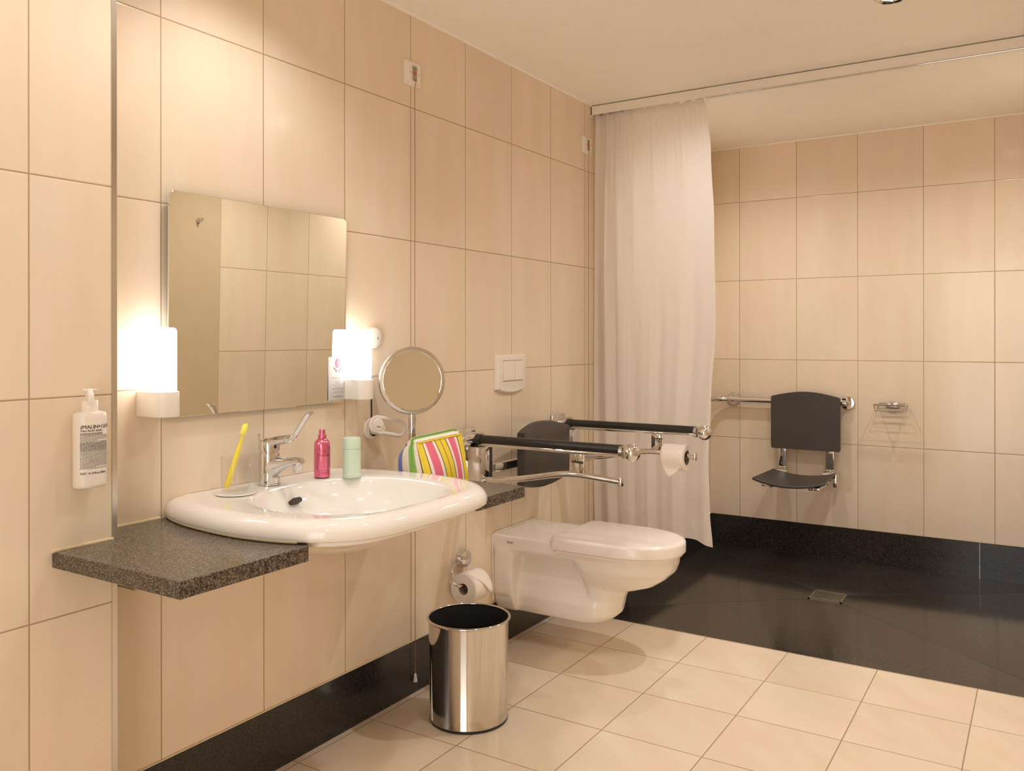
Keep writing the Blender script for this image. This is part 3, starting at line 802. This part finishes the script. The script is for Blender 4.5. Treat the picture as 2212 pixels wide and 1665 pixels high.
# siphon trunk
def trunk(z, x1, w, fr): return [(x, TY+y, z) for x, y in dplan(.05, x1, w, fr)]
b.loft([trunk(.150, .42, .100, .08), trunk(.158, .462, .116, .10), trunk(.18, .487, .122, .11), trunk(.22, .498, .120, .12), trunk(.27, .51, .108, .12), trunk(.32, .53, .090, .12), trunk(.37, .56, .078, .12), trunk(.43, .58, .074, .12)], True, True)
b.loft([er_(.19, .37, .488, .105, .09, .05), er_(.24, .37, .503, .110, .10, .05), er_(.30, .36, .53, .116, .12, .06), er_(.36, .35, .60, .13, .2, .08)], True, True)
bo_ = b.build('bowl', m_toilet, to)
rm = bo_.modifiers.new('merge', 'REMESH'); rm.mode = 'VOXEL'; rm.voxel_size = .004; rm.use_smooth_shade = True
sm = bo_.modifiers.new('soft', 'SMOOTH'); sm.factor = .5; sm.iterations = 16
def lplan(x0, x1, w, front=.255, rc=.022, n=26):
    pts = []
    for k in range(6):
        a = PI+PI/2*k/5; pts.append((x0+rc+rc*math.cos(a), -w+rc+rc*math.sin(a)))
    for k in range(n+1):
        a = -PI/2+PI*k/n; ca, sa = math.cos(a), math.sin(a)
        pts.append((x1-front+front*abs(ca)**.84, w*math.copysign(abs(sa)**.90, sa)))
    for k in range(6):
        a = PI/2+PI/2*k/5; pts.append((x0+rc+rc*math.cos(a), w-rc+rc*math.sin(a)))
    return pts
def lidr(z, s, x0=.274): return [(x, TY+y, z) for x, y in lplan(x0+(1-s)*.1, .742-(1-s)*.28, .1875*s)]
MB().loft([lidr(.440, .985), lidr(.4425, 1), lidr(.475, 1), lidr(.4815, .990), lidr(.4855, .965), lidr(.487, .92)], True, True).build('lid', m_lid, to, angle=45)
MB().loft([lidr(.430, .965, .28), lidr(.4385, .97, .28)], True, True).build('seat', m_lid, to)
for y in (TY-.09, TY+.09): MB().box(.235, .275, y-.03, y+.03, .452, .466, .005).build('hinge', m_lid, to)
tv, tf = text_geo('KERAMAG', .0066, 1.0, .0001)
b = MB(); b.add([(.072+p.x, TY-.1705, .4385+p.y) for p in tv], tf)
b.box(.073, .098, TY-.1707, TY-.1700, .4352, .4362); b.build('maker_mark', m_print, to, smooth=False)
MB().tube([(.004, TY-.168, .20), (.004, TY-.170, .458), (.006, TY-.155, .466), (.006, TY+.155, .466), (.004, TY+.170, .458)], .0045, 8).build('sealant_joint', m_toilet, to)

# ------------------------------------------------------------------ back support cushion behind the toilet
bs = thing('back_support', 'dark charcoal back support pad on a bar behind the toilet', 'back support', (.14, 1.68, .62))
def padpl(z0, z1, arch, y0, y1, n=22):
    top = []; 
    for k in range(n+1):
        s_ = k/n; y = y0+(y1-y0)*s_; top.append((y, z1+arch*math.sin(PI*s_)**.9))
    bot = [(y1+(y0-y1)*k/n, z0-arch*.9*math.sin(PI*k/n)**.9) for k in range(n+1)]
    return top+bot
pp = padpl(.672, .880, .032, 1.492, 1.868)
def shr(p, s): return [(1.68+(y-1.68)*s, .776+(z-.776)*s) for y, z in p]
def pad_x(base, y): return base + .016*((y-1.68)/.19)**2
MB().loft([[(pad_x(.112, y), y, z) for y, z in shr(pp, .94)], [(pad_x(.118, y), y, z) for y, z in shr(pp, .99)], [(pad_x(.135, y), y, z) for y, z in pp], [(pad_x(.150, y), y, z) for y, z in shr(pp, .985)], [(pad_x(.156, y), y, z) for y, z in shr(pp, .93)]], True, True).build('pad', m_brown, bs, angle=45)
MB().box(.072, .100, 1.392, 2.012, .735, .767, .004).build('support_rail', m_chrome, bs)
for y in (1.59, 1.77): MB().box(.1, .118, y-.03, y+.03, .70, .79, .004).build('clamp', m_chrome, bs)

# ------------------------------------------------------------------ folding grab rails
def railset(y, label):
    o = thing('folding_grab_rail', label, 'grab rail', (0, y, .64), 'folding grab rails beside the toilet')
    MB().box(.0008, .012, y-.055, y+.065, .655, .905, .003).build('wall_plate', m_chrome, o)
    MB().box(.011, .098, y-.028, y+.050, .690, .842, .003).build('post', m_chrome, o)
    b = MB().lathe([(.0001, -.085), (.018, -.083), (.024, -.076), (.026, -.065), (.026, .048), (.024, .052), (.0001, .053)], (.040, y, .868), 30, 'y'); b.build('pivot', m_chrome, o)
    MB().lathe([(.021, 0), (.022, .006), (.022, .024), (.0205, .028)], (.055, y, .866), 28, 'x', cap0=True, cap1=True).build('collar', m_black, o)
    MB().tube([(.078, y, .868), (.665, y, .868)], .0175, 24).build('grip', m_black, o)
    MB().box(.07, .665, y-.013, y+.013, .8425, .856, .005).build('rail_bar', m_chrome, o)
    MB().sphere((.698, y, .861), .0315, 28).lathe([(.0235, 0), (.0235, .012)], (.658, y, .861), 24, 'x', cap0=True, cap1=True).build('end_ball', m_chrome, o)
    low = smoothpath([(.03, y, .712), (.10, y, .716), (.22, y, .728), (.33, y, .748), (.40, y, .761), (.46, y, .768), (.52, y, .767), (.59, y, .762), (.655, y, .757)], 4)
    MB().tube(low, .0115, 16).build('lower_bar', m_chrome, o)
    MB().box(.652, .664, y-.0125, y+.0125, .742, .775, .004).build('end_stop', m_chrome, o)
    MB().box(.466, .518, y-.005, y+.005, .765, .844, .0015).build('link_plate', m_chrome, o)
    return o
railset(1.32, 'chrome folding grab rail with black grip, left of the toilet')
railset(2.045, 'chrome folding grab rail with black grip and paper roll, right of the toilet')

# ------------------------------------------------------------------ toilet paper
def roll_mesh(o, axis, c, L, r, rc, flap):
    """roll with core; c is the middle of the low end"""
    prof = [(rc, 0), (r-.002, 0), (r, .002), (r, L-.002), (r-.002, L), (rc, L), (rc, 0)]
    MB().lathe(prof, c, 48, axis).build('roll', m_paper, o)
    MB().lathe([(rc-.0004, .001), (rc-.0004, L-.001), (rc-.0015, L-.001), (rc-.0015, .001), (rc-.0004, .001)], c, 32, axis).build('core', m_cardtube, o)
    v = []; f = []
    for row in flap: v += row
    n = len(flap[0])
    for i in range(len(flap)-1):
        for j in range(n-1): f.append((i*n+j, i*n+j+1, (i+1)*n+j+1, (i+1)*n+j))
    b = MB(); b.add(v, f); q = b.build('loose_sheet', m_paper, o); sd_ = q.modifiers.new('t', 'SOLIDIFY'); sd_.thickness = .0006
# lower roll on its wall holder (axis along y)
ph = thing('paper_holder', 'chrome wire paper holder with round rosette, left of the toilet', 'toilet paper holder', (0, 1.30, .415))
MB().lathe([(.0001, .032), (.024, .031), (.031, .027), (.033, .020), (.033, .0008)], (0, 1.298, .413), 36, 'x').build('rosette', m_chrome, ph)
MB().tube(smoothpath([(.018, 1.272, .405), (.020, 1.235, .405), (.026, 1.205, .392), (.036, 1.192, .365), (.050, 1.192, .345), (.062, 1.205, .336), (.064, 1.24, .3355), (.064, 1.325, .3355)], 5), .0042, 10).build('wire_arm', m_chrome, ph)
c1 = (.0645, 1.222, .3215)
r1 = thing('toilet_roll', 'white toilet roll on the low wall holder above the bin', 'toilet roll', c1, 'toilet rolls')
fl = []
NR = 18
for i in range(NR+1):
    t_ = i/NR; a = -PI*.12+PI*.72*t_
    rad = .0585+.0005*t_+.010*max(0, (t_-.55)/.45)**1.6
    ys = c1[1]+.001+.082*min(1, max(0, (t_-.28)/.72))**1.15; ye = c1[1]+.099
    fl.append([(c1[0]+rad*math.sin(a), ys+(ye-ys)*j/8, c1[2]+rad*math.cos(a)) for j in range(9)])
roll_mesh(r1, 'y', c1, .1, .0575, .0215, fl)
# upper roll hanging on the far rail's lower bar (axis along x)
c2 = (.5235, 2.045, .7515)
r2 = thing('toilet_roll', 'white toilet roll hanging on the right grab rail', 'toilet roll', c2, 'toilet rolls')
fl = []
for i in range(13):
    a = PI*.25 + PI*.42*i/12           # over the top towards the viewer (-y)
    rad = .0565+.0008*i/12
    fl.append([(c2[0]+.001+.098*j/8, c2[1]-rad*math.sin(a), c2[2]+rad*math.cos(a)) for j in range(9)])
for k in range(1, 4):
    row = []
    for j in range(9):
        base = Vector(fl[12][j]); tip = Vector((c2[0]+.042, c2[1]-.058, c2[2]-.082)); row.append(tuple(base.lerp(tip, k/3*.97)))
    fl.append(row)
roll_mesh(r2, 'x', c2, .1, .0555, .0315, fl)

# ------------------------------------------------------------------ waste bin
bc = (.277, .955, 0)
wb = thing('waste_bin', 'round polished steel waste bin, open top, on the tiled floor', 'bin', bc)
MB().lathe([(.1285, .004), (.1285, .012), (.1275, .014), (.1320, .326), (.1325, .330)], bc, 96).build('body', m_steel, wb)
MB().lathe([(.0001, .016), (.122, .016), (.1265, .02), (.1308, .329)], bc, 72).build('liner', m_binside, wb)
MB().tube([(bc[0]+.1345*math.cos(2*PI*k/72), bc[1]+.1345*math.sin(2*PI*k/72), .332) for k in range(73)], .0045, 12, caps=False).build('rim', m_chrome, wb)
MB().lathe([(.0001, .0005), (.1265, .0005), (.1295, .002), (.1295, .009), (.128, .010)], bc, 72).build('base_ring', m_black, wb)
aS = math.radians(-88); MB().box(-.0012, .0012, -.0006, .0008, .012, .328, M=Matrix.Translation((bc[0], bc[1], 0)) @ Matrix.Rotation(aS-.62, 4, 'Z') @ Matrix.Translation((.1292, 0, 0))).build('seam', m_chrome_soft, wb, smooth=False)

# ------------------------------------------------------------------ shower curtain and rail
cr = thing('curtain_rail', 'white ceiling curtain rail with chrome track across the shower', 'curtain rail', (1.0, 2.41, CE))
MB().box(.001, XR-.001, 2.395, 2.400, 2.346, CE-.006).box(.001, XR-.001, 2.400, 2.460, CE-.010, CE-.006).box(.001, .005, 2.395, 2.46, 2.338, CE-.006).build('fascia', m_wplastic, cr, smooth=False)
MB().box(.001, XR-.001, 2.408, 2.452, CE-.006, CE-.0005).build('gap_strip', m_greyplate, cr, smooth=False)
MB().box(.005, XR-.001, 2.412, 2.448, 2.362, 2.3835, .002).build('track', m_greyplate, cr, smooth=False)
MB().tube([(.585, 2.3965, 2.3425), (XR-.001, 2.3965, 2.3425)], .0036, 12).build('track_rod', m_chrome, cr)

cu = thing('shower_curtain', 'white fabric shower curtain drawn to the left wall', 'curtain', (.3, 2.43, .3))
NX, NZ = 260, 60; vs = []
def xl(z):
    pts = [(.28, .012), (.634, .006), (1.1, .006), (1.459, .006), (2.0, .010), (2.36, .014)]
    return interp(pts, z)
def xr(z):
    pts = [(.28, .600), (.45, .588), (.68, .583), (.95, .597), (1.317, .620), (1.781, .613), (2.1, .598), (2.30, .580), (2.36, .560)]
    return interp(pts, z)
def interp(pts, z):
    if z <= pts[0][0]: return pts[0][1]
    for (a, x), (c_, y) in zip(pts, pts[1:]):
        if z <= c_:
            t_ = (z-a)/(c_-a); t_ = t_*t_*(3-2*t_); return x+(y-x)*t_
    return pts[-1][1]
for i in range(NZ+1):
    fz_ = i/NZ
    for j in range(NX+1):
        s_ = j/NX
        zb = .318 - .022*max(0, (s_-.86)/.14)**1.5 - .004*math.sin(s_*21)
        z = 2.356+(zb-2.356)*fz_
        x = xl(z)+(xr(z)-xl(z))*s_
        k = min(1, fz_*6+.2)
        g = .45+.55*min(1, fz_*1.8)
        # tighter gathers near the wall, broad soft folds in the middle, tight edge fold
        ph = 2*PI*(6.2*s_ + 1.1*math.sin(2.6*s_+.8) + .10*math.sin(4*fz_+3*s_))
        amp = (.0085+.017*math.exp(-((s_-.05)/.13)**2)+.004*math.sin(5*s_)**2) * g
        y = 2.428 + amp*math.sin(ph) + .0035*g*math.sin(ph*2.1+1.7+fz_*1.5) + .010*fz_*math.sin(2.2*s_*PI+.4)
        y += .004*(1-min(1, fz_*5))*math.sin(2*PI*24*s_)
        zt = z - (1-min(1, fz_*9))*.010*(.5+.5*math.sin(2*PI*9*s_))
        vs.append((x, y, zt))
b = MB(); b.add(vs, [(i*(NX+1)+j, i*(NX+1)+j+1, (i+1)*(NX+1)+j+1, (i+1)*(NX+1)+j) for i in range(NZ) for j in range(NX)])
b.build('fabric', m_curtain, cu, angle=180)
for k in range(11):
    x = .024+.052*k
    MB().box(x-.003, x+.003, 2.426, 2.432, 2.346, 2.3615).build('glider', m_wplastic, cu, smooth=False)

# ------------------------------------------------------------------ shower fittings
gb = thing('grab_bar', 'chrome horizontal grab bar on the shower back wall carrying the seat', 'grab bar', (.6, YB, .887))
MB().tube(smoothpath([(.205, 2.75, .888), (.205, 3.40, .888), (.208, 3.56, .888), (.222, 3.615, .888), (.262, 3.640, .888), (.32, 3.645, .888), (.60, 3.645, .888), (.91, 3.645, .888), (.944, 3.652, .888), (.951, 3.668, .888), (.951, YB-.002, .888)], 5), .0165, 20).build('bar', m_chrome, gb)
MB().tube([(.30, 3.645, .888), (.30, YB-.004, .888)], .012, 14).build('bar_post', m_chrome, gb)
for x in (.303, .951):
    MB().lathe([(.0001, -.016), (.022, -.016), (.034, -.014), (.0375, -.008), (.0375, -.0008)], (x, YB, .888), 36, 'y').build('flange', m_chrome, gb)
MB().lathe([(.019, 0), (.0195, .004), (.0195, .016), (.019, .02)], (.292, 3.645, .888), 20, 'x', cap0=True, cap1=True).build('joint_ring', m_chrome_soft, gb)

ss = thing('shower_chair', 'dark charcoal folding shower seat hung from the grab bar on the back wall', 'shower seat', (.74, 3.5, .45))
def pad2(y0, y1, z0, z1, arch, r=.012, n=24):
    out = []
    for k in range(5): a = PI+PI/2*k/4; out.append((y0+r+r*math.cos(a), z0+r+r*math.sin(a)))
    for k in range(5): a = -PI/2+PI/2*k/4; out.append((y1-r+r*math.cos(a), z0+r+r*math.sin(a)))
    for k in range(5): a = PI/2*k/4; out.append((y1-r+r*math.cos(a), z1-r+r*math.sin(a)))
    for k in range(1, n):
        s_ = k/n; out.append((y1-r+(y0-y1+2*r)*s_, z1+arch*math.sin(PI*s_)))
    for k in range(5): a = PI/2+PI/2*k/4; out.append((y0+r+r*math.cos(a), z1-r+r*math.sin(a)))
    return out
bp = pad2(.549, .928, .620, .921, .026)
def by(x): return -.012*(1-((x-.7385)/.19)**2)
MB().loft([[(x, 3.607-by(x), z) for x, z in bp], [(.7385+(x-.7385)*1.004, 3.599-by(x), .77+(z-.77)*1.004) for x, z in bp], [(x, 3.592-by(x), z) for x, z in bp]], True, True).build('backrest', m_brown, ss, angle=45)
for x in (.605, .868):
    MB().box(x-.022, x+.022, 3.6165, 3.6275, .492, .905, .002).build('hanger_plate', m_chrome, ss)
    MB().tube([(x-.03, 3.60, .487), (x+.033, 3.60, .487)], .019, 20).build('hinge', m_chrome, ss)
# saddle shaped seat board
NU, NV = 24, 12; tp, bt = [], []
for j in range(NV+1):
    for i in range(NU+1):
        u_, v_ = i/NU*2-1, j/NV
        wd = .188-.018*v_
        x = .7385+wd*u_; y = 3.215+.355*v_ - .022*(1-u_*u_)*(1-v_)+.012*(1-u_*u_)*v_
        z = .478+.027*u_*u_ + .004*(v_-.5)
        tp.append((x, y, z)); bt.append((x, y, z-.014))
q = (NU+1)*(NV+1); fs = []
for j in range(NV):
    for i in range(NU):
        a = j*(NU+1)+i; fs.append((a, a+1, a+NU+2, a+NU+1)); fs.append((q+a, q+a+NU+1, q+a+NU+2, q+a+1))
edge = [i for i in range(NU+1)] + [j*(NU+1)+NU for j in range(1, NV+1)] + [NV*(NU+1)+i for i in range(NU-1, -1, -1)] + [j*(NU+1) for j in range(NV-1, 0, -1)]
for k in range(len(edge)): a, c_ = edge[k], edge[(k+1) % len(edge)]; fs.append((a, q+a, q+c_, c_))
b = MB(); b.add(tp+bt, fs); so = b.build('seat', m_brown, ss, angle=50)
bv = so.modifiers.new('edge', 'BEVEL'); bv.width = .004; bv.segments = 2; bv.limit_method = 'ANGLE'; bv.angle_limit = math.radians(60)
for x, dz in ((.60, 0), (.875, 0)):
    b = MB().box(x-.014, x+.014, 3.26, 3.60, .452, .4675, .003)
    b.build('seat_arm', m_chrome, ss)
for x in (.635, .84): MB().lathe([(.012, 0), (.012, -.010), (.010, -.014), (.0001, -.014)], (x, 3.28, .462), 16).build('stop', m_greyplate, ss)
for x, z in ((.893, .425), (.56, .44)): MB().box(x, x+.02, 3.575, 3.64, z, .50, .004).build('side_bracket', m_chrome, ss)

sk = thing('soap_basket', 'small chrome wire soap basket on the shower back wall', 'soap basket', (1.18, YB, .87))
x0, x1, ya, yb, zt, zb_ = 1.108, 1.258, 3.560, 3.672, .893, .862
def rect(z, g=0): return [(x0+g, ya+g, z), (x1-g, ya+g, z), (x1-g, yb-g, z), (x0+g, yb-g, z), (x0+g, ya+g, z)]
b = MB().tube(rect(zt), .0042, 8)
b.build('top_rim', m_chrome, sk)
b = MB().tube(rect(zb_, .004), .003, 8)
for k in range(1, 5): y = ya+(yb-ya)*k/5; b.tube([(x0+.004, y, zb_), (x1-.004, y, zb_)], .0022, 6)
for (x, y) in ((x0, ya), (x1, ya), (x1, yb), (x0, yb)): b.tube([(x, y, zt), (x+(.004 if x == x0 else -.004), y, zb_)], .0032, 6)
b.build('wire_tray', m_chrome, sk)
MB().box(1.150, 1.215, yb-.004, YB-.0008, .872, .902, .004).build('mount', m_chrome, sk)

dn = thing('floor_drain', 'square slotted steel drain in the dark granite shower floor', 'drain', (.988, 2.995, -.012))
b = MB().box(dx0, dx1, dy0, dy0+.008, -.0138, -.009).box(dx0, dx1, dy1-.008, dy1, -.0138, -.009).box(dx0, dx0+.008, dy0, dy1, -.0138, -.009).box(dx1-.008, dx1, dy0, dy1, -.0138, -.009)
b.build('frame', m_chrome_soft, dn, smooth=False)
b = MB()
for k in range(9):
    y = dy0+.013+k*.0155; b.box(dx0+.008, dx1-.008, y, y+.0085, -.0138, -.0098)
b.build('grate', m_chrome_soft, dn, smooth=False)

# robe hook on the opposite wall, seen in the mirror
HY, HZ = 1.640, 1.835
rh_ = thing('robe_hook', 'small chrome robe hook on the plain wall, seen only in the mirror', 'hook', (XR, HY, HZ))
MB().lathe([(.0001, -.010), (.012, -.010), (.014, -.007), (.014, -.0008)], (XR, HY, HZ), 24, 'x').build('wall_mount', m_chrome, rh_)
MB().tube([(XR-.008, HY, HZ), (XR-.028, HY, HZ-.004), (XR-.035, HY, HZ+.006)], .004, 10).sphere((XR-.035, HY, HZ+.008), .006, 12).build('prong', m_chrome, rh_)

# ------------------------------------------------------------------ lights
WARM = (1.0, .955, .90)
def spot(name, x, y, w, size=134, blend=.6, r=.03, tx=None, ty=None, col=WARM):
    l = bpy.data.lights.new(name, 'SPOT'); l.energy = w; l.spot_size = math.radians(size); l.spot_blend = blend
    l.shadow_soft_size = r; l.color = col
    o = bpy.data.objects.new(name, l); COL.objects.link(o); o.location = (x, y, CE-.014)
    d = Vector((tx if tx is not None else x, ty if ty is not None else y, 0))-o.location
    o.rotation_euler = d.to_track_quat('-Z', 'Y').to_euler()
    return o
spot('spot_toilet', 1.456, 1.735, 33, 156, 1.0)
spot('spot_basin', .42, .15, 12.5)
spot('spot_shelf', .50, -.42, 6.5)
spot('spot_shower_near', .62, 2.88, 22, 160, 1.0)
spot('spot_shower_far', 1.72, 2.88, 22, 160, 1.0)
spot('spot_middle', 1.35, .45, 15, 140, .9)
spot('spot_entry', 1.3, -1.1, 3, 130, .8)

w = bpy.data.worlds.new('world'); SC.world = w; w.use_nodes = True
w.node_tree.nodes['Background'].inputs[0].default_value = (1, .95, .89, 1); w.node_tree.nodes['Background'].inputs[1].default_value = 2.3  # even fill light, made up, entering only through the added doorway

# ------------------------------------------------------------------ camera
cam = bpy.data.cameras.new('camera'); co_ = bpy.data.objects.new('camera', cam); COL.objects.link(co_)
F, V0, YAW, ROLL = 1837.624, 731.147, .56159, -.00107
cam.sensor_fit = 'HORIZONTAL'; cam.sensor_width = 36; cam.lens = F/2212*36
cam.shift_y = -(832.5-V0)/2212
cam.clip_start = .02
co_.location = (1.8964, -1.348, 1.25)
co_.rotation_euler = (Matrix.Rotation(YAW, 3, 'Z') @ Matrix.Rotation(PI/2, 3, 'X') @ Matrix.Rotation(ROLL, 3, 'Z')).to_euler()
SC.camera = co_
SC.view_settings.view_transform = 'Standard'; SC.view_settings.look = 'None'
SC.view_settings.exposure = 0.57; SC.view_settings.gamma = 1.0; SC.view_settings.use_curve_mapping = False
SC.cycles.max_bounces = 18; SC.cycles.diffuse_bounces = 14; SC.cycles.glossy_bounces = 8; SC.cycles.transmission_bounces = 10
SC.cycles.use_denoising = True; SC.cycles.caustics_reflective = False; SC.cycles.sample_clamp_indirect = 6
